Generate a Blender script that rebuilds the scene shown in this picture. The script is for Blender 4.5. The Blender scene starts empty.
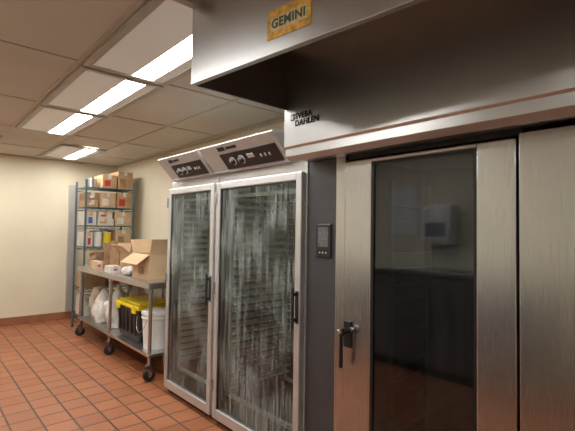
import bpy, bmesh, math, random
from mathutils import Vector, Matrix, noise
random.seed(7)
S=bpy.context.scene
try:
    S.view_settings.view_transform='Standard'; S.view_settings.look='None'
except Exception as ex: print(ex)
# ---------------------------------------------------------------- materials
def newmat(name):
    m=bpy.data.materials.new(name); m.use_nodes=True
    nt=m.node_tree; b=nt.nodes['Principled BSDF']; return m,nt,b
def coords(nt,scale=(1,1,1)):
    tc=nt.nodes.new('ShaderNodeNewGeometry'); mp=nt.nodes.new('ShaderNodeMapping')
    mp.inputs['Scale'].default_value=scale
    nt.links.new(tc.outputs['Position'],mp.inputs['Vector']); return mp.outputs['Vector']
def nz(nt,vec,scale,detail=3):
    n=nt.nodes.new('ShaderNodeTexNoise'); n.inputs['Scale'].default_value=scale; n.inputs['Detail'].default_value=detail
    nt.links.new(vec,n.inputs['Vector']); return n.outputs['Fac']
def ramp(nt,fac,stops):
    r=nt.nodes.new('ShaderNodeValToRGB'); e=r.color_ramp.elements
    while len(e)<len(stops): e.new(0.5)
    for i,(p,c) in enumerate(stops):
        e[i].position=p; e[i].color=(c[0],c[1],c[2],1) if hasattr(c,'__len__') else (c,c,c,1)
    nt.links.new(fac,r.inputs['Fac']); return r.outputs['Color']
def bump(nt,b,fac,st=0.1,dist=0.01):
    n=nt.nodes.new('ShaderNodeBump'); n.inputs['Strength'].default_value=st; n.inputs['Distance'].default_value=dist
    nt.links.new(fac,n.inputs['Height']); nt.links.new(n.outputs['Normal'],b.inputs['Normal'])
def plain(name,c,rough=0.6,metal=0,var=0.12,sc=8,bs=0.05,scale=(1,1,1)):
    m,nt,b=newmat(name); v=coords(nt,scale); f=nz(nt,v,sc,4)
    lo=[x*(1-var) for x in c]; hi=[min(1,x*(1+var)) for x in c]
    nt.links.new(ramp(nt,f,[(0.3,lo),(0.7,hi)]),b.inputs['Base Color'])
    b.inputs['Roughness'].default_value=rough; b.inputs['Metallic'].default_value=metal
    if bs: bump(nt,b,f,bs,0.01)
    return m
def steel(name,c,rough=0.3,scale=(1,1,60),var=0.1,bs=0.006):
    m,nt,b=newmat(name); v=coords(nt,[k*4 if k>1 else k for k in scale]); f=nz(nt,v,6,2)
    v2=coords(nt); g=nz(nt,v2,1.6,3)
    lo=[x*(1-var) for x in c]; hi=[min(1,x*(1+var)) for x in c]
    nt.links.new(ramp(nt,g,[(0.3,lo),(0.7,hi)]),b.inputs['Base Color'])
    nt.links.new(ramp(nt,f,[(0.3,rough-0.015),(0.7,rough+0.03)]),b.inputs['Roughness'])
    b.inputs['Metallic'].default_value=1
    if bs: bump(nt,b,f,bs,0.001)
    return m
def emis(name,c,s,base=None):
    m,nt,b=newmat(name); b.inputs['Base Color'].default_value=(*(base or c),1)
    v=coords(nt); f=nz(nt,v,30,2)
    nt.links.new(ramp(nt,f,[(0.2,[x*0.93 for x in c]),(0.8,c)]),b.inputs['Emission Color'])
    b.inputs['Emission Strength'].default_value=s; return m
def glassmat(name,tint,fog_lo,fog_hi,fogcol,r0,streak=(14,14,1.6),refl_rough=0.02,stops=(0.17,0.36)):
    m,nt,b=newmat(name); nt.nodes.remove(b)
    out=nt.nodes['Material Output']
    tr=nt.nodes.new('ShaderNodeBsdfTransparent'); tr.inputs[0].default_value=(*tint,1)
    df=nt.nodes.new('ShaderNodeBsdfDiffuse'); df.inputs[0].default_value=(*fogcol,1)
    gl=nt.nodes.new('ShaderNodeBsdfGlossy'); gl.inputs['Roughness'].default_value=refl_rough
    gl.inputs['Color'].default_value=(0.9,0.95,1,1)
    v=coords(nt,streak); f=nz(nt,v,1.6,6)
    v2=coords(nt); g=nz(nt,v2,3.0,8)
    mul=nt.nodes.new('ShaderNodeMath'); mul.operation='MULTIPLY'
    nt.links.new(f,mul.inputs[0]); nt.links.new(g,mul.inputs[1])
    fac=ramp(nt,mul.outputs[0],[(stops[0],fog_lo),(stops[1],fog_hi)])
    m1=nt.nodes.new('ShaderNodeMixShader'); nt.links.new(fac,m1.inputs[0])
    nt.links.new(tr.outputs[0],m1.inputs[1]); nt.links.new(df.outputs[0],m1.inputs[2])
    lw=nt.nodes.new('ShaderNodeLayerWeight'); lw.inputs['Blend'].default_value=0.5
    pw=nt.nodes.new('ShaderNodeMath'); pw.operation='POWER'; pw.inputs[1].default_value=5; nt.links.new(lw.outputs['Facing'],pw.inputs[0])
    ma=nt.nodes.new('ShaderNodeMath'); ma.operation='MULTIPLY_ADD'; ma.inputs[1].default_value=1-r0; ma.inputs[2].default_value=r0; nt.links.new(pw.outputs[0],ma.inputs[0])
    m2=nt.nodes.new('ShaderNodeMixShader'); nt.links.new(ma.outputs[0],m2.inputs[0])
    nt.links.new(m1.outputs[0],m2.inputs[1]); nt.links.new(gl.outputs[0],m2.inputs[2])
    nt.links.new(m2.outputs[0],out.inputs['Surface']); return m

M={}
M['steel']=steel('brushed_steel',(0.57,0.58,0.60),0.28,(1,1,60))
M['steelv']=steel('brushed_steel_v',(0.57,0.58,0.59),0.25,(60,60,1),0.05,0.003)
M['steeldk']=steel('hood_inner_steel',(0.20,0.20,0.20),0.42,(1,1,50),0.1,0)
M['hood']=steel('hood_steel',(0.58,0.585,0.59),0.31,(1,1,60),0.06,0)
M['header']=plain('header_aluminium',(0.56,0.57,0.58),0.38,0.3,0.05,4,0.01)
M['alu']=plain('aluminium_frame',(0.60,0.60,0.60),0.36,0.6,0.06,6,0.01)
M['tabletop']=steel('table_steel',(0.6,0.6,0.6),0.30,(20,1,1))
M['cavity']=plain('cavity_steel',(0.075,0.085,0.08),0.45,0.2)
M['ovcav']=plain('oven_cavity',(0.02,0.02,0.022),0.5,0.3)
M['rack']=plain('rack_aluminium',(0.62,0.63,0.63),0.4,0.3,0.08)
M['dark']=plain('dark_panel_paint',(0.060,0.060,0.068),0.45,0.1,0.12,3,0.02)
M['cab']=plain('cabinet_grey',(0.16,0.155,0.15),0.5,0.1,0.12,3,0.02)
M['black']=plain('black_plastic',(0.015,0.015,0.017),0.4,0,0.2)
M['ink']=plain('black_ink',(0.006,0.006,0.006),0.8,0,0.1)
M['knob']=plain('knob_grey',(0.6,0.6,0.6),0.35,0.2)
M['rubber']=plain('black_rubber',(0.02,0.02,0.02),0.7)
M['white']=plain('white_plastic',(0.75,0.74,0.72),0.4,0,0.04)
M['bucket']=plain('bucket_plastic',(0.72,0.72,0.70),0.45,0,0.08,5)
M['yellow']=plain('yellow_lid',(0.78,0.60,0.02),0.4,0,0.08)
M['card']=plain('cardboard',(0.46,0.29,0.16),0.85,0,0.12,6)
M['card2']=plain('cardboard_light',(0.56,0.39,0.24),0.85,0,0.12,6)
M['carton']=plain('white_carton',(0.62,0.59,0.54),0.7,0,0.1,6)
M['kraft']=plain('kraft_paper',(0.33,0.20,0.11),0.9,0,0.2,14,0.2)
M['bag']=plain('plastic_bag',(0.70,0.68,0.65),0.35,0,0.12,20,0.3)
M['bagtan']=plain('paper_sack',(0.50,0.42,0.33),0.7,0,0.15,16,0.3)
M['teal']=plain('epoxy_wire',(0.07,0.13,0.15),0.4,0.3,0.1)
M['blue']=plain('blue_plastic',(0.04,0.13,0.40),0.4)
M['red']=plain('red_print',(0.45,0.04,0.03),0.5)
M['gold']=plain('gold_plate',(0.66,0.38,0.06),0.4,0.1,0.35,40,0.1)
M['wall']=plain('cream_wall',(0.71,0.65,0.50),0.6,0,0.04,2,0.02)
M['tbar']=plain('ceiling_tbar',(0.48,0.43,0.37),0.5,0,0.05)
M['frame']=plain('troffer_frame',(0.42,0.39,0.34),0.5,0,0.05)
M['cove']=plain('cove_tile',(0.30,0.12,0.06),0.5,0,0.15)
M['lamp']=emis('lamp_lens_bright',(1.0,0.98,0.94),38)
M['lampd']=emis('lamp_lens_dim',(1.0,0.88,0.74),0.14,(0.55,0.52,0.46))
M['pfill']=emis('added_fill_glow',(0.95,1.0,0.96),2.5)  # glow added inside the proofers to light the racks
M['gl1']=glassmat('fogged_glass',(0.80,0.84,0.82),0.01,0.55,(0.36,0.39,0.38),0.035,(34,34,1.8),0.02,(0.22,0.40))
M['gl2']=glassmat('oven_glass',(0.40,0.40,0.41),0.0,0.02,(0.5,0.5,0.5),0.07,refl_rough=0.045)
m,nt,b=newmat('ceiling_tile'); v=coords(nt); f=nz(nt,v,160,3); g=nz(nt,v,0.9,3)
mix=nt.nodes.new('ShaderNodeMix'); mix.data_type='RGBA'; mix.blend_type='MULTIPLY'; mix.inputs[0].default_value=1
nt.links.new(ramp(nt,f,[(0.3,(0.53,0.49,0.43)),(0.55,(0.63,0.59,0.52))]),mix.inputs[6])
nt.links.new(ramp(nt,g,[(0.3,(0.86,0.84,0.82)),(0.7,(1,1,1))]),mix.inputs[7])
nt.links.new(mix.outputs[2],b.inputs['Base Color']); b.inputs['Roughness'].default_value=0.9; bump(nt,b,f,0.15,0.003)
M['ceil']=m
m,nt,b=newmat('quarry_tile'); v=coords(nt)
br=nt.nodes.new('ShaderNodeTexBrick'); br.offset=0; br.squash=1
br.inputs['Scale'].default_value=1; br.inputs['Brick Width'].default_value=0.2; br.inputs['Row Height'].default_value=0.2
br.inputs['Mortar Size'].default_value=0.008; br.inputs['Mortar Smooth'].default_value=0.3
br.inputs['Color1'].default_value=(0.33,0.115,0.045,1); br.inputs['Color2'].default_value=(0.40,0.15,0.065,1)
br.inputs['Mortar'].default_value=(0.08,0.045,0.03,1)
nt.links.new(v,br.inputs['Vector'])
g=nz(nt,v,5,5)
mix=nt.nodes.new('ShaderNodeMix'); mix.data_type='RGBA'; mix.blend_type='MULTIPLY'; mix.inputs[0].default_value=1
nt.links.new(br.outputs['Color'],mix.inputs[6]); nt.links.new(ramp(nt,g,[(0.3,(0.80,0.78,0.76)),(0.7,(1,1,1))]),mix.inputs[7])
nt.links.new(mix.outputs[2],b.inputs['Base Color'])
nt.links.new(ramp(nt,g,[(0.3,0.38),(0.7,0.58)]),b.inputs['Roughness'])
inv=nt.nodes.new('ShaderNodeMath'); inv.operation='SUBTRACT'; inv.inputs[0].default_value=1; nt.links.new(br.outputs['Fac'],inv.inputs[1])
bump(nt,b,inv.outputs[0],0.5,0.004)
M['floor']=m

# ---------------------------------------------------------------- builder
class MB:
    def __init__(s): s.bm=bmesh.new()
    def hexa(s,p):
        vs=[s.bm.verts.new(Vector(q)) for q in p]
        for f in ((0,3,2,1),(4,5,6,7),(0,1,5,4),(1,2,6,5),(2,3,7,6),(3,0,4,7)):
            s.bm.faces.new([vs[i] for i in f])
        return s
    def box(s,a,b):
        x0,y0,z0=[min(a[i],b[i]) for i in range(3)]; x1,y1,z1=[max(a[i],b[i]) for i in range(3)]
        return s.hexa([(x0,y0,z0),(x1,y0,z0),(x1,y1,z0),(x0,y1,z0),(x0,y0,z1),(x1,y0,z1),(x1,y1,z1),(x0,y1,z1)])
    def cyl(s,p0,p1,r,r2=None,n=16,cap=True):
        p0=Vector(p0);p1=Vector(p1);d=(p1-p0); L=d.length
        q=d.to_track_quat('Z','Y').to_matrix().to_4x4()
        mt=Matrix.Translation((p0+p1)/2)@q
        bmesh.ops.create_cone(s.bm,cap_ends=cap,segments=n,radius1=r,radius2=r if r2 is None else r2,depth=L,matrix=mt); return s
    def prism_y(s,prof,y0,y1):
        a=[s.bm.verts.new((x,y0,z)) for x,z in prof]; b=[s.bm.verts.new((x,y1,z)) for x,z in prof]
        n=len(prof)
        for i in range(n):
            j=(i+1)%n; s.bm.faces.new([a[i],a[j],b[j],b[i]])
        s.bm.faces.new(a[::-1]); s.bm.faces.new(b); return s
    def obj(s,name,mat,parent=None,bevel=0,smooth=False,solid=0):
        bmesh.ops.recalc_face_normals(s.bm,faces=s.bm.faces[:])
        base=Vector(parent.location) if parent else Vector((0,0,0))
        if not parent:
            pts=[v.co for v in s.bm.verts]
            base=Vector(((min(p.x for p in pts)+max(p.x for p in pts))/2,(min(p.y for p in pts)+max(p.y for p in pts))/2,min(p.z for p in pts)))
        for v in s.bm.verts: v.co-=base
        me=bpy.data.meshes.new(name); s.bm.to_mesh(me); s.bm.free()
        me.materials.append(mat); o=bpy.data.objects.new(name,me); S.collection.objects.link(o)
        if parent: o.parent=parent
        else: o.location=base
        if smooth:
            for p in me.polygons: p.use_smooth=True
        if solid:
            md=o.modifiers.new('solid','SOLIDIFY'); md.thickness=solid; md.offset=0
        if bevel:
            md=o.modifiers.new('bev','BEVEL'); md.width=bevel; md.segments=2; md.limit_method='ANGLE'; md.angle_limit=0.7
        return o
def grp(name,loc):
    e=bpy.data.objects.new(name,None); e.empty_display_size=0.1; e.location=loc; S.collection.objects.link(e); return e
def text(name,body,size,pos,mat,parent,ydir=(0,-1,0),bold=0.0,ext=0.0008,align='CENTER'):
    c=bpy.data.curves.new(name,'FONT'); c.body=body; c.size=size; c.extrude=ext; c.offset=bold; c.align_x=align; c.align_y='CENTER'
    c.space_character=1.08
    o=bpy.data.objects.new(name+'_t',c); S.collection.objects.link(o); bpy.context.view_layer.update()
    me=bpy.data.meshes.new_from_object(o.evaluated_get(bpy.context.evaluated_depsgraph_get()))
    bpy.data.objects.remove(o); me.materials.clear(); me.materials.append(mat)
    x=Vector(ydir).normalized(); y=Vector((0,0,1)); z=x.cross(y)
    mt=Matrix(((x.x,y.x,z.x,pos[0]),(x.y,y.y,z.y,pos[1]),(x.z,y.z,z.z,pos[2]),(0,0,0,1)))
    me.transform(mt)
    base=Vector(parent.location); me.transform(Matrix.Translation(-base))
    o=bpy.data.objects.new(name,me); S.collection.objects.link(o); o.parent=parent; return o

# ---------------------------------------------------------------- room
X0,X1,Y0,Y1,HC=-0.95,2.70,-2.5,7.6,2.60
MB().box((X0-.1,Y0-.1,-.1),(X1+.1,Y1+.1,0)).obj('floor',M['floor'])
MB().box((X0-.1,Y0-.1,HC),(X1+.1,Y1+.1,HC+.1)).obj('ceiling',M['ceil'])
MB().box((X1,Y0,0),(X1+.1,Y1,HC)).obj('wall_right',M['wall'])
MB().box((X0-.1,Y0,0),(X0,Y1,HC)).obj('wall_left',M['wall'])
MB().box((X0-.1,Y1,0),(X1+.1,Y1+.1,HC)).obj('wall_far',M['wall'])
MB().box((X0-.1,Y0-.1,0),(X1+.1,Y0,HC)).obj('wall_near',M['wall'])
MB().box((X1-.015,Y0,0),(X1,Y1,.12)).obj('baseboard_right',M['cove'],bevel=.004)
MB().box((X0,Y0,0),(X0+.015,Y1,.12)).obj('baseboard_left',M['cove'],bevel=.004)
MB().box((X0+.015,Y1-.015,0),(X1-.015,Y1,.12)).obj('baseboard_far',M['cove'],bevel=.004)
MB().box((1.92,Y1-.04,.12),(2.07,Y1,2.2)).obj('trim_2',M['alu'],bevel=.006)
gx=[0.79+0.61*k for k in range(-2,4)]; gy=[1.75+1.22*k for k in range(-3,5)]
t=MB()
for x in gx:
    t.box((x-.014,Y0,HC-.008),(x+.014,Y1,HC))
for y in gy:
    t.box((X0,y-.014,HC-.007),(X1,y+.014,HC))
t.box((X0,Y0,HC-.02),(X0+.025,Y1,HC)); t.box((X1-.025,Y0,HC-.02),(X1,Y1,HC)); t.box((X0,Y1-.025,HC-.02),(X1,Y1,HC))
t.obj('trim_1',M['tbar'])
def troffer(x,y,strip=(.33,.48)):
    g=grp('ceiling_light',(x+.305,y+.61,HC-.03))
    f=MB(); z0,z1=HC-.03,HC-.009
    f.box((x+.015,y+.015,z0),(x+.06,y+1.205,z1)); f.box((x+.55,y+.015,z0),(x+.595,y+1.205,z1))
    f.box((x+.06,y+.015,z0),(x+.55,y+.06,z1)); f.box((x+.06,y+1.16,z0),(x+.55,y+1.205,z1))
    f.obj('frame',M['frame'],g,bevel=.003)
    MB().box((x+.06,y+.06,z0+.006),(x+strip[0],y+1.16,z1)).obj('lens_dim',M['lampd'],g)
    MB().box((x+strip[0],y+.06,z0+.007),(x+strip[1],y+1.16,z1)).obj('lens_lit',M['lamp'],g)
    MB().box((x+strip[1],y+.06,z0+.006),(x+.55,y+1.16,z1)).obj('lens_edge',M['lampd'],g)
troffer(.79,1.75); troffer(.79,2.97); troffer(.79,4.19); troffer(1.40,6.02)
troffer(-.43,-.69); troffer(-.43,1.75); troffer(-.43,4.19); troffer(.18,6.02)  # unseen fixtures added as fill, brightening the steel and left wall

# ---------------------------------------------------------------- proofing cabinets
FX=1.83
def proofer(y0,y1,hy0,hy1):
    g=grp('proofing_cabinet',(FX+.4,(y0+y1)/2,0))
    ZT=2.08; B=2.64
    c=MB(); c.box((FX+.03,y0,.06),(B,y0+.025,ZT)); c.box((FX+.03,y1-.025,.06),(B,y1,ZT)); c.box((B-.03,y0+.025,.06),(B,y1-.025,ZT))
    c.box((FX+.03,y0+.025,.06),(B-.03,y1-.025,.10)); c.box((FX+.03,y0+.025,ZT-.05),(B-.03,y1-.025,ZT))
    c.box((FX+.06,y0+.025,1.89),(B-.03,y1-.025,1.93))
    c.obj('cabinet_shell',M['cavity'],g,bevel=.003)
    ym=(y0+y1)/2
    MB().box((FX+.10,ym-.16,1.872),(FX+.15,ym+.16,1.889)).obj('added_fill_lamp',M['pfill'],g,bevel=.003)  # invented lamp, added so the racks show through the glass
    k=MB(); k.box((FX+.06,y0+.01,0),(B-.05,y1-.01,.06)); k.obj('plinth',M['black'],g)
    fr=MB(); fr.box((FX,y0,.03),(FX+.03,y0+.02,1.94)); fr.box((FX,y1-.02,.03),(FX+.03,y1,1.94)); fr.box((FX,y0+.02,1.865),(FX+.03,y1-.02,1.94)); fr.box((FX,y0+.02,.03),(FX+.03,y1-.02,.055))
    fr.obj('face_frame',M['alu'],g,bevel=.003)
    d0,d1,zb,zt,w=y0+.012,y1-.012,.045,1.872,.052
    d=MB(); xa,xb=FX-.04,FX-.002
    d.box((xa,d0,zb),(xb,d0+w,zt)); d.box((xa,d1-w,zb),(xb,d1,zt)); d.box((xa,d0+w,zt-w),(xb,d1-w,zt)); d.box((xa,d0+w,zb),(xb,d1-w,zb+.075))
    d.obj('door_frame',M['alu'],g,bevel=.006)
    MB().box((FX-.026,d0+w,zb+.075),(FX-.023,d1-w,zt-w)).obj('door_glass',M['gl1'],g)
    gs=MB()
    for (a,b_) in (((FX-.03,d0+w,zb+.075),(FX-.012,d0+w+.008,zt-w)),((FX-.03,d1-w-.008,zb+.075),(FX-.012,d1-w,zt-w))): gs.box(a,b_)
    gs.obj('glass_gasket',M['black'],g)
    hy=d0+w*.5
    h=MB(); h.box((xa-.006,hy-.013,.93),(xa,hy+.013,1.13)); h.box((xa-.032,hy-.007,.945),(xa-.006,hy+.007,.965)); h.box((xa-.032,hy-.007,1.10),(xa-.006,hy+.007,1.12))
    h.box((xa-.042,hy-.009,.90),(xa-.030,hy+.009,1.15)); h.obj('door_handle',M['black'],g,bevel=.004)
    hg=MB()
    for z in (.25,1.0,1.7): hg.cyl((xa-.006,d1-.006,z),(xa-.006,d1-.006,z+.09),.009)
    hg.obj('hinges',M['steelv'],g)
    TX,TZ,BX,BZ=1.63,2.115,1.785,1.945
    hd=MB(); hd.prism_y([(TX,TZ),(BX,BZ),(FX+.03,BZ-.003),(2.3,BZ-.003),(2.3,TZ+.01),(TX+.01,TZ+.012)],hy0,hy1)
    hd.obj('control_header',M['header'],g,bevel=.004)
    dv=Vector((BX-TX,0,BZ-TZ)); n=Vector((dv.z,0,-dv.x)).normalized()
    if n.x>0:n=-n
    def P(y,t,o): return Vector((TX,y,TZ))+dv*t+n*o
    def slab(mb,ya,yb,ta,tb,oa,ob):
        mb.hexa([P(ya,ta,oa),P(yb,ta,oa),P(yb,tb,oa),P(ya,tb,oa),P(ya,ta,ob),P(yb,ta,ob),P(yb,tb,ob),P(ya,tb,ob)])
    L=hy1-hy0
    s=MB(); slab(s,hy0+.04*L,hy0+.76*L,.34,.92,0.0005,.006); s.obj('control_fascia',M['black'],g,bevel=.002)
    lip=MB(); slab(lip,hy0,hy1,.95,1.0,.0005,.012); lip.obj('header_lip',M['steel'],g,bevel=.002)
    s=MB(); slab(s,hy0+.64*L,hy0+.74*L,.10,.24,.0005,.003); slab(s,hy0+.48*L,hy0+.62*L,.13,.22,.0005,.003); s.obj('maker_label',M['black'],g)
    kn=MB(); wh=MB(); cap=MB()
    for fy in (.50,.62):
        y=hy0+fy*L; wh.cyl(P(y,.64,.0062),P(y,.64,.010),.034,None,28); kn.cyl(P(y,.64,.010),P(y,.64,.034),.026,.021,20); slab(cap,y-.003,y+.003,.54,.64,.034,.036)
    kn.obj('knobs',M['black'],g,bevel=.002); wh.obj('dial_rings',M['knob'],g); cap.obj('knob_pointers',M['white'],g)
    s=MB(); slab(s,hy0+.33*L,hy0+.41*L,.50,.64,.006,.009)
    for i in range(3): slab(s,hy0+(.14+.05*i)*L,hy0+(.155+.05*i)*L,.58,.68,.006,.011)
    s.obj('switches',M['knob'],g,bevel=.001)
    r=MB(); ra,rb=y0+.07,y1-.07; xf,xr=FX+.06,FX+.64
    for yy in (ra,rb-.025):
        for xx in (xf,xr,(xf+xr)/2): r.box((xx,yy,.20),(xx+.025,yy+.025,1.78))
    for k2 in range(26):
        z=.28+k2*.058
        r.box((xf,ra+.025,z),(xr+.025,ra+.075,z+.005)); r.box((xf,ra+.025,z),(xr+.025,ra+.029,z+.028))
        r.box((xf,rb-.075,z),(xr+.025,rb-.025,z+.005)); r.box((xf,rb-.029,z),(xr+.025,rb-.025,z+.028))
    for xx in (xf,xr):
        r.box((xx,ra,1.755),(xx+.025,rb,1.78)); r.box((xx,ra,.20),(xx+.025,rb,.225))
    r.obj('sheet_pan_rack_frame',M['rack'],g)
    w_=MB()
    for xx in (xf+.012,xr+.012):
        for yy in (ra+.02,rb-.02):
            w_.cyl((xx,yy-.012,.15),(xx,yy+.012,.15),.045,None,18); w_.box((xx-.015,yy-.018,.15),(xx+.015,yy+.018,.20))
    w_.obj('rack_casters',M['rubber'],g)
    return g
proofer(2.875,3.70,2.905,3.60)
proofer(1.865,2.865,1.98,2.865)

# ---------------------------------------------------------------- rack oven
g=grp('rack_oven',(FX+.4,1.0,0))
OY0,OY1=-.35,1.855
c=MB()
c.box((FX+.03,OY1-.03,0),(2.66,OY1,2.2)); c.box((FX+.03,OY0,0),(2.66,OY0+.03,2.2)); c.box((2.62,OY0+.03,0),(2.66,OY1-.03,2.2))
c.box((FX+.03,OY0+.03,0),(2.62,OY1-.03,.05)); c.box((FX+.03,OY0+.03,2.16),(2.62,OY1-.03,2.2))
c.box((FX+.03,1.52,.05),(2.62,1.56,2.16)); c.box((FX+.03,.56,.05),(2.62,.60,2.16)); c.box((FX+.03,.6,1.92),(2.62,1.52,1.96))
c.obj('oven_shell',M['ovcav'],g)
MB().box((FX,1.615,.02),(FX+.03,1.85,1.93)).obj('dark_side_panel',M['dark'],g,bevel=.004)
j=MB(); j.box((FX-.02,1.54,.02),(FX+.03,1.612,1.93)); j.obj('door_jamb',M['steelv'],g,bevel=.008)
MB().box((FX-.055,OY0,.02),(FX+.03,.622,1.90)).obj('front_panel_right',M['steelv'],g,bevel=.003)
MB().box((FX,.625,1.905),(FX+.03,1.534,1.93)).obj('dark_gap_strip',M['black'],g)  # black strip stands for the dark gap line under the canopy
d=MB(); xa,xb=FX-.055,FX-.003
d.box((xa,1.335,.10),(xb,1.515,1.885)); d.box((xa,.632,.10),(xb,.79,1.885)); d.box((xa,.79,.10),(xb,1.335,.34)); d.box((xa,.79,1.865),(xb,1.335,1.885))
d.obj('door_frame',M['steelv'],g,bevel=.006)
MB().box((xa+.012,.79,.34),(xa+.016,1.335,1.865)).obj('door_glass',M['gl2'],g)
s=MB(); s.box((xa+.003,1.322,.34),(xa+.03,1.335,1.865)); s.box((xa+.003,.79,.34),(xa+.03,.802,1.865)); s.box((xa+.003,.802,1.853),(xa+.03,1.322,1.865)); s.obj('door_gasket',M['black'],g)
h=MB(); h.box((xa-.01,1.455,.88),(xa,1.505,1.02)); h.cyl((xa-.01,1.48,.97),(xa-.05,1.48,.97),.018); h.box((xa-.07,1.465,.95),(xa-.045,1.495,.99)); h.cyl((xa-.058,1.48,.95),(xa-.05,1.487,.78),.009,.011); h.obj('latch_handle',M['black'],g,bevel=.004)
h=MB(); h.cyl((xa-.07,1.48,.97),(xa-.085,1.48,.97),.02,.014,20); h.cyl((xa-.01,1.44,.985),(xa-.03,1.44,.985),.011); h.obj('latch_knob',M['steelv'],g,bevel=.002)
MB().box((FX-.012,1.655,1.345),(FX,1.775,1.545)).obj('control_display_housing',M['black'],g,bevel=.006)
MB().box((FX-.014,1.675,1.41),(FX-.012,1.755,1.525)).obj('display_screen',plain('lcd',(0.13,0.14,0.15),0.15,0,0.3,60,0),g)
s=MB()
for i in range(3):
    s.cyl((FX-.012,1.69+.025*i,1.375),(FX-.015,1.69+.025*i,1.375),.005)
s.obj('display_buttons',M['knob'],g)
r=MB()
for yy in (.72,1.36):
    for xx in (2.0,2.4): r.box((xx,yy,.12),(xx+.025,yy+.025,1.8))
    for k2 in range(16): r.box((2.0,yy-.0,.30+k2*.09),(2.425,yy+.03,.305+k2*.09))
r.obj('oven_rack',M['cab'],g)
CX=1.60
cp=MB(); cp.prism_y([(CX,2.59),(CX,1.985),(CX+.012,1.975),(CX+.012,1.93),(CX+.05,1.905),(FX+.03,1.935),(FX+.03,1.95),(CX+.06,1.935),(CX+.03,1.96),(CX+.03,2.59)],OY0,1.83)
cp.obj('canopy_front',M['hood'],g,bevel=.002)
MB().box((CX+.03,1.81,1.96),(2.3,1.83,2.59)).obj('canopy_end',M['hood'],g)
text('nameplate_upper','SVEBA',.045,(CX-.002,1.735,2.146),M['ink'],g,bold=.0015,align='LEFT')
text('nameplate_lower','DAHLEN',.045,(CX-.002,1.735,2.106),M['ink'],g,bold=.0015,align='LEFT')
MB().box((CX-.002,1.742,2.128),(CX-.0005,1.772,2.164)).obj('nameplate_mark',M['ink'],g)
MB().box((CX-.0035,1.748,2.134),(CX-.0022,1.766,2.158)).obj('nameplate_mark_inner',M['white'],g)

# extraction hood shell
g=grp('extraction_hood',(1.2,1.0,2.215))
ya,yb=1.82,-.6
xa_=0.985; sl=.105
xb_=xa_+sl*(ya-yb); zb=2.203; T=.012
f=MB()
f.hexa([(xa_,ya,zb),(xa_+T,ya,zb),(xb_+T,yb,zb),(xb_,yb,zb),(xa_,ya,2.595),(xa_+T,ya,2.595),(xb_+T,yb,2.595),(xb_,yb,2.595)])
f.hexa([(xa_-.003,ya,zb-.003),(xa_+.025,ya,zb-.003),(xb_+.025,yb,zb-.003),(xb_-.003,yb,zb-.003),(xa_-.003,ya,zb+.006),(xa_+.025,ya,zb+.006),(xb_+.025,yb,zb+.006),(xb_-.003,yb,zb+.006)])
f.obj('front_plate',M['hood'],g,bevel=.002)
e=MB(); e.box((xa_+T,ya-.012,zb-.002),(CX-.001,ya,2.58)); e.obj('end_plate',M['steeldk'],g)
pd=Vector((sl,-1,0)).normalized(); nn=Vector((-1,-sl,0)).normalized()
def HP(y,z,o): return Vector((xa_+sl*(ya-y),y,z))+nn*o
def hslab(y0,y1,z0,z1,o0,o1,name,mat):
    MB().hexa([HP(y0,z0,o0),HP(y1,z0,o0),HP(y1,z1,o0),HP(y0,z1,o0),HP(y0,z0,o1),HP(y1,z0,o1),HP(y1,z1,o1),HP(y0,z1,o1)]).obj(name,mat,g,bevel=.001)
hslab(1.075,1.300,2.258,2.375,.0005,.003,'badge_plate',M['gold'])
hslab(1.093,1.282,2.288,2.342,.003,.0036,'badge_band',plain('badge_cream',(.62,.50,.28),.5,0,.2,60,0))
text('badge_text','GEMINI',.050,HP(1.187,2.315,.0044),plain('badge_ink',(.07,.09,.06),.5),g,ydir=pd,bold=.0014)

# ---------------------------------------------------------------- rolling work table
g=grp('rolling_work_table',(2.2,5.0,0))
TX0,TX1,TY0,TY1,TH=1.75,2.50,3.97,6.36,.965
t=MB(); t.box((TX0,TY0,TH-.012),(TX1,TY1,TH)); t.box((TX0,TY0,TH-.06),(TX0+.015,TY1,TH-.012)); t.box((TX1-.015,TY0,TH-.06),(TX1,TY1,TH-.012)); t.box((TX0+.015,TY0,TH-.06),(TX1-.015,TY0+.015,TH-.012)); t.box((TX0+.015,TY1-.015,TH-.06),(TX1-.015,TY1,TH-.012))
t.obj('table_top',M['tabletop'],g,bevel=.004)
l=MB(); ca=MB(); hub=MB()
for y in (4.02,5.14,6.30):
    for x in (TX0+.045,TX1-.045):
        l.cyl((x,y,.16),(x,y,TH-.012),.018); l.cyl((x,y,TH-.10),(x,y,TH-.012),.026,None)
        hub.cyl((x,y,.155),(x,y,.165),.035); hub.box((x-.03,y-.028,.075),(x+.03,y-.022,.158)); hub.box((x-.03,y+.022,.075),(x+.03,y+.028,.158)); hub.box((x-.03,y-.028,.145),(x+.03,y+.028,.158))
        ca.cyl((x,y-.018,.062),(x,y+.018,.062),.062,None,24); hub.cyl((x,y-.03,.062),(x,y+.03,.062),.02)
l.obj('legs',M['steelv'],g); ca.obj('caster_wheels',M['rubber'],g,bevel=.006); hub.obj('caster_forks',M['steelv'],g)
u=MB(); u.box((TX0+.03,TY0+.03,.25),(TX1-.03,TY1-.03,.262)); u.box((TX0+.025,TY0+.02,.235),(TX0+.04,TY1-.02,.262)); u.box((TX1-.04,TY0+.02,.235),(TX1-.025,TY1-.02,.262)); u.box((TX0+.04,TY0+.02,.235),(TX1-.04,TY0+.035,.262)); u.obj('under_shelf',M['tabletop'],g,bevel=.002)
SZ=.263
g=grp('storage_tote',(2.06,4.83,SZ))
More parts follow.
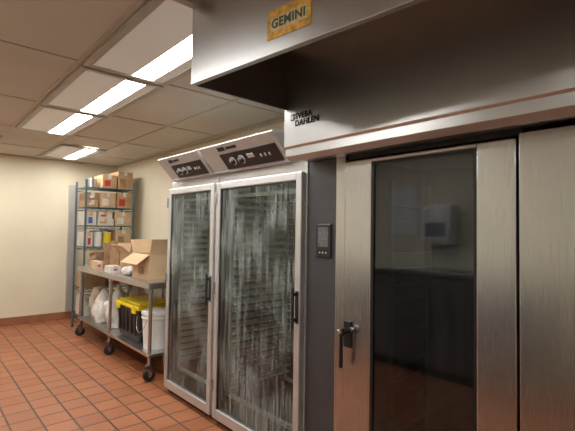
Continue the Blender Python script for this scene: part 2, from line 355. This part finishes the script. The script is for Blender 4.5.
def taper(mb,x0,x1,y0,y1,z0,z1,ins):
    mb.hexa([(x0+ins,y0+ins,z0),(x1-ins,y0+ins,z0),(x1-ins,y1-ins,z0),(x0+ins,y1-ins,z0),(x0,y0,z1),(x1,y0,z1),(x1,y1,z1),(x0,y1,z1)])
ty0,ty1=4.42,5.06; tx=1.84
t=MB(); taper(t,tx,tx+.41,ty0,ty1,SZ,.64,.03); t.obj('tote_body',M['black'],g,bevel=.015)
t=MB()
for k in range(5):
    yy=ty0+.08+k*.115; t.box((tx,yy,.34),(tx+.022,yy+.03,.60))
t.obj('tote_ribs',M['black'],g,bevel=.004)
t=MB(); t.box((tx-.015,ty0-.015,.62),(tx+.425,ty1+.015,.66)); t.box((tx+.02,ty0+.03,.66),(tx+.39,ty1-.03,.685)); t.obj('tote_lid',M['yellow'],g,bevel=.01)
t=MB(); t.box((tx-.028,ty0+.06,.58),(tx-.002,ty0+.13,.665)); t.box((tx-.028,ty1-.13,.58),(tx-.002,ty1-.06,.665)); t.obj('tote_latches',M['yellow'],g,bevel=.004)
def bucket(x,y,z,r,h,name='plastic_bucket'):
    g=grp(name,(x,y,z))
    b=MB(); b.cyl((x,y,z),(x,y,z+h),r*.86,r,32); b.obj('bucket_body',M['bucket'],g,bevel=.004)
    b=MB(); b.cyl((x,y,z+h-.07),(x,y,z+h-.055),r*1.04,None,32); b.cyl((x,y,z+h-.03),(x,y,z+h),r*1.05,None,32); b.cyl((x,y,z+h),(x,y,z+h+.01),r*.95,r*.9,32); b.obj('bucket_rim_lid',M['white'],g,bevel=.004)
    b=MB(); pts=[]
    for i in range(13):
        a=math.pi*i/12; pts.append(Vector((x-r*1.06-.004-.03*math.sin(a),y+r*1.0*math.cos(a)*.75,z+h-.06-.14*math.sin(a))))
    for a_,b_ in zip(pts,pts[1:]): b.cyl(a_,b_,.003,None,6)
    b.obj('bail_handle',M['steelv'],g)
bucket(1.965,4.225,SZ,.155,.38)
def bag(name,c,size,mat,seed,knot=True):
    bm=bmesh.new(); bmesh.ops.create_icosphere(bm,subdivisions=4,radius=1)
    for v in bm.verts:
        p=v.co.copy(); n=noise.fractal(p*1.6+Vector((seed,0,0)),1,2,4); n2=abs(noise.noise(p*5+Vector((0,seed,0))))
        q=p*(1+.22*n-.14*n2)
        if q.z<-.72: q.z=-.72
        if knot and p.z>.75: q.z+= (p.z-.75)*1.6; q.x*=1-(p.z-.75)*2.4; q.y*=1-(p.z-.75)*2.4
        v.co=Vector((q.x*size[0],q.y*size[1],(q.z+.72)*size[2]))+Vector(c)
    m_=MB(); m_.bm.free(); m_.bm=bm
    return m_.obj(name,mat,smooth=True)
bag('plastic_bag',(1.98,5.40,SZ),(.17,.17,.25),M['bag'],3)
bag('plastic_bag',(1.95,5.80,SZ),(.15,.15,.21),M['bag'],9)
bag('flour_sack',(2.0,6.13,SZ),(.14,.11,.26),M['bagtan'],14,False)
bag('flour_sack',(2.32,5.6,SZ),(.11,.16,.30),M['bagtan'],21,False)

def open_box(name,x0,x1,y0,y1,z,h,mat,flap=.15,ang=(50,35,60,40)):
    g=grp(name,((x0+x1)/2,(y0+y1)/2,z)); t=.006
    b=MB(); b.box((x0,y0,z),(x1,y1,z+t)); b.box((x0,y0,z+t),(x0+t,y1,z+h)); b.box((x1-t,y0,z+t),(x1,y1,z+h)); b.box((x0+t,y0,z+t),(x1-t,y0+t,z+h)); b.box((x0+t,y1-t,z+t),(x1-t,y1,z+h)); b.obj('box_body',mat,g)
    f=MB()
    a=[math.radians(k) for k in ang]
    def fl(p,q,out,an):
        p=Vector(p);q=Vector(q);o=Vector(out)*math.cos(an)*flap+Vector((0,0,math.sin(an)*flap)); n=Vector(out)*-math.sin(an)*t+Vector((0,0,math.cos(an)*t))
        f.hexa([p,q,q+o,p+o,p+n,q+n,q+o+n,p+o+n])
    zt=z+h
    fl((x0,y0,zt),(x0,y1,zt),(-1,0,0),a[0]); fl((x1,y0,zt),(x1,y1,zt),(1,0,0),a[1]); fl((x0,y0,zt),(x1,y0,zt),(0,-1,0),a[2]); fl((x0,y1,zt),(x1,y1,zt),(0,1,0),a[3])
    f.obj('box_flaps',M['card2'],g)
    m_=MB(); m_.box((x0-.001,(y0+y1)/2-.07,z+.05),(x0,(y0+y1)/2+.07,z+.13)); m_.obj('printed_label',M['kraft'],g)
    return g
open_box('open_cardboard_box',1.86,2.24,4.22,4.66,TH,.26,M['card2'],.17,(-35,65,75,60))
open_box('open_cardboard_box',1.95,2.28,4.98,5.30,TH,.24,M['card'],.14,(40,60,75,50))
def paper_bag(x,y,z,w,d,h,rot):
    b=MB(); R=Matrix.Rotation(rot,3,'Z'); rings=[]
    base=[(-w/2,-d/2),(0,-d/2*.96),(w/2,-d/2),(w/2*.9,0),(w/2,d/2),(0,d/2*.96),(-w/2,d/2),(-w/2*.9,0)]
    for k in range(6):
        f=k/5; ring=[]
        for i,(a,c_) in enumerate(base):
            j=Vector((random.uniform(-1,1),random.uniform(-1,1),random.uniform(-1,1)))*.014*(0 if k==0 else 1)
            p=R@Vector((a*(1+.04*f),c_*(1-.15*f),0)); ring.append(b.bm.verts.new(Vector((x,y,z+h*f))+p+j))
        rings.append(ring)
    for k in range(5):
        for i in range(8):
            b.bm.faces.new([rings[k][i],rings[k][(i+1)%8],rings[k+1][(i+1)%8],rings[k+1][i]])
    b.bm.faces.new(rings[0])
    return b.obj('paper_bag',M['kraft'],solid=.003)
paper_bag(2.08,5.57,TH+.002,.26,.17,.36,.4); paper_bag(2.06,5.86,TH+.002,.22,.17,.33,-.2); paper_bag(1.98,6.17,TH+.002,.2,.14,.20,.3)
bag('food_bag',(1.87,4.82,TH),(.07,.09,.06),M['bag'],33,False)
def closed_box(name,x0,x1,y0,y1,z,h,mat,lab=None):
    g=grp(name,((x0+x1)/2,(y0+y1)/2,z))
    MB().box((x0,y0,z),(x1,y1,z+h)).obj('carton_body',mat,g,bevel=.004)
    t=MB(); cy=(y0+y1)/2; cx=(x0+x1)/2
    t.box((cx-.025,y0-.001,z+h-.06),(cx+.025,y0,z+h)); t.box((cx-.025,y0,z+h),(cx+.025,y1,z+h+.001)); t.obj('packing_tape',M['carton'] if mat!=M['carton'] else M['card2'],g)
    if lab:
        t=MB(); t.box((x0+.03,y0-.0015,z+.03),(x0+.03+(x1-x0)*.4,y0-.0005,z+h*.6)); t.obj('carton_label',lab,g)
closed_box('shipping_box',2.20,2.46,4.72,4.95,TH,.22,M['card'],M['white'])
closed_box('small_carton',1.78,1.90,5.12,5.34,TH,.08,M['carton'],M['blue'])
closed_box('small_carton',1.79,1.89,5.72,5.92,TH,.10,M['card2'],M['red'])

# ---------------------------------------------------------------- wire shelving
g=grp('wire_shelving_unit',(2.2,6.65,0))
SX0,SX1,SY0,SY1=1.86,2.55,6.44,6.92
p=MB()
for x in (SX0,SX1):
    for y in (SY0,SY1): p.cyl((x,y,0),(x,y,2.20),.0145,None,12); p.cyl((x,y,0),(x,y,.03),.022,None,12)
p.obj('posts',M['teal'],g)
levels=[.20,.62,1.22,1.53,1.80,2.09]
w=MB()
for z in levels:
    for zz in (z,z-.04):
        w.cyl((SX0,SY0,zz),(SX1,SY0,zz),.005,None,6); w.cyl((SX0,SY1,zz),(SX1,SY1,zz),.005,None,6); w.cyl((SX0,SY0,zz),(SX0,SY1,zz),.005,None,6); w.cyl((SX1,SY0,zz),(SX1,SY1,zz),.005,None,6)
    n=14
    for i in range(n):
        xa=SX0+(SX1-SX0)*i/n; xb=SX0+(SX1-SX0)*(i+1)/n; za,zb_=(z,z-.04) if i%2 else (z-.04,z)
        w.cyl((xa,SY0,za),(xb,SY0,zb_),.003,None,5)
    for i in range(1,28):
        xx=SX0+(SX1-SX0)*i/28; w.cyl((xx,SY0,z),(xx,SY1,z),.0025,None,5)
    for yy in (6.60,6.76): w.cyl((SX0,yy,z-.006),(SX1,yy,z-.006),.004,None,6)
w.obj('wire_shelves',M['teal'],g)
e=.006
def sb(x0,x1,lv,h,mat,lab=None,y0=6.47,y1=6.88,dz=0): closed_box('cardboard_carton',x0-.05,x1-.06,y0,y1,levels[lv]+e+dz,h,mat,lab)
sb(2.14,2.36,5,.20,M['card'],M['red']); sb(2.37,2.60,5,.27,M['card'],M['kraft'])
sb(2.12,2.35,4,.22,M['card2'],M['carton']); sb(2.36,2.60,4,.23,M['card'],M['red']); sb(1.93,2.10,4,.10,M['card'],M['carton']); sb(1.94,2.09,4,.11,M['kraft'],M['white'],dz=.102)
sb(1.93,2.08,3,.20,M['carton'],M['blue']); sb(2.09,2.33,3,.10,M['carton'],M['card']); sb(2.10,2.31,3,.10,M['carton'],M['red'],dz=.102); sb(2.34,2.60,3,.21,M['card2'],M['carton'])
sb(1.93,2.04,2,.21,M['carton'],M['red']); sb(2.36,2.60,2,.25,M['card2'],M['kraft'])
def tub(x,y,z,r,h,mat,lid):
    g=grp('food_tub',(x,y,z)); MB().cyl((x,y,z),(x,y,z+h),r*.9,r,24).obj('tub_body',mat,g); MB().cyl((x,y,z+h),(x,y,z+h+.015),r*1.05,None,24).obj('tub_lid',lid,g,bevel=.003)
tub(2.07,6.55,levels[2]+e,.060,.22,M['white'],M['blue']); tub(2.21,6.56,levels[2]+e,.06,.20,M['yellow'],M['white']); tub(2.08,6.76,levels[2]+e,.060,.22,M['blue'],M['white']); tub(2.22,6.76,levels[2]+e,.060,.24,M['white'],M['red'])
g=grp('stock_pot',(1.98,6.64,levels[5]+e)); z=levels[5]+e
c=MB(); c.cyl((1.98,6.64,z),(1.98,6.64,z+.13),.085,None,32); c.cyl((1.98,6.64,z+.13),(1.98,6.64,z+.138),.09,None,32); c.obj('pot_body',M['steel'],g,bevel=.003)
c=MB()
for s_ in (-1,1):
    yy=6.64+s_*.085; c.cyl((1.955,yy,z+.10),(1.955,yy+s_*.03,z+.10),.004,None,8); c.cyl((2.005,yy,z+.10),(2.005,yy+s_*.03,z+.10),.004,None,8); c.cyl((1.955,yy+s_*.03,z+.10),(2.005,yy+s_*.03,z+.10),.004,None,8)
c.obj('pot_handles',M['steel'],g)
sb(1.94,2.24,1,.3,M['card']); sb(2.28,2.60,1,.34,M['carton'],M['red']); sb(1.94,2.24,0,.28,M['carton']); sb(2.28,2.60,0,.3,M['card'])

# ---------------------------------------------------------------- opposite wall items (seen reflected)
g=grp('paper_towel_dispenser',(X0+.1,2.38,1.34))
MB().box((X0,2.20,1.38),(X0+.20,2.56,1.82)).obj('dispenser_body',M['white'],g,bevel=.04)
MB().box((X0+.198,2.26,1.46),(X0+.204,2.50,1.62)).obj('dispenser_window',plain('smoke_plastic',(.25,.25,.26),.3),g,bevel=.002)
MB().box((X0+.06,2.24,1.30),(X0+.062,2.52,1.385)).obj('paper_sheet',M['white'],g)
g=grp('notice_board',(X0+.01,2.87,1.45))
MB().box((X0,2.69,1.45),(X0+.015,3.10,2.08)).obj('board_frame',M['alu'],g,bevel=.004)
MB().box((X0+.015,2.71,1.47),(X0+.018,3.08,2.06)).obj('board_sheet',M['white'],g)
g=grp('added_dark_cabinet',(X0+.25,2.6,0))  # closed dark front added to darken the lower reflection in the oven glass
c=MB(); c.box((X0+.02,1.2,1.06),(X0+.48,4.0,1.10)); c.obj('counter_top',M['tabletop'],g,bevel=.004)
MB().box((X0+.02,1.22,.10),(X0+.45,3.98,1.06)).obj('cabinet_body',M['cab'],g)
MB().box((X0+.05,1.26,0),(X0+.40,3.94,.10)).obj('cabinet_plinth',M['black'],g)
c=MB(); hd=MB()
for k in range(4):
    y=1.24+k*.685; c.box((X0+.45,y+.003,.14),(X0+.465,y+.682,1.055)); hd.cyl((X0+.48,y+.2,.97),(X0+.48,y+.48,.97),.007); hd.cyl((X0+.463,y+.22,.97),(X0+.48,y+.22,.97),.005); hd.cyl((X0+.463,y+.46,.97),(X0+.48,y+.46,.97),.005)
c.obj('cabinet_doors',M['cab'],g,bevel=.003); hd.obj('cabinet_pulls',M['steelv'],g)

# ---------------------------------------------------------------- world + camera
w=bpy.data.worlds.new('World'); S.world=w; w.use_nodes=True
w.node_tree.nodes['Background'].inputs[0].default_value=(.8,.8,.8,1); w.node_tree.nodes['Background'].inputs[1].default_value=.1
cd=bpy.data.cameras.new('camera'); cam=bpy.data.objects.new('camera',cd); S.collection.objects.link(cam)
cd.sensor_width=36; cd.lens=420/575*36; cd.clip_start=.02
R=Matrix.Rotation(math.radians(-41.8),4,'Z')@Matrix.Rotation(math.radians(90+2.1),4,'X')@Matrix.Rotation(math.radians(.9),4,'Z')
cam.matrix_world=Matrix.Translation((0,0,1.5))@R
S.camera=cam
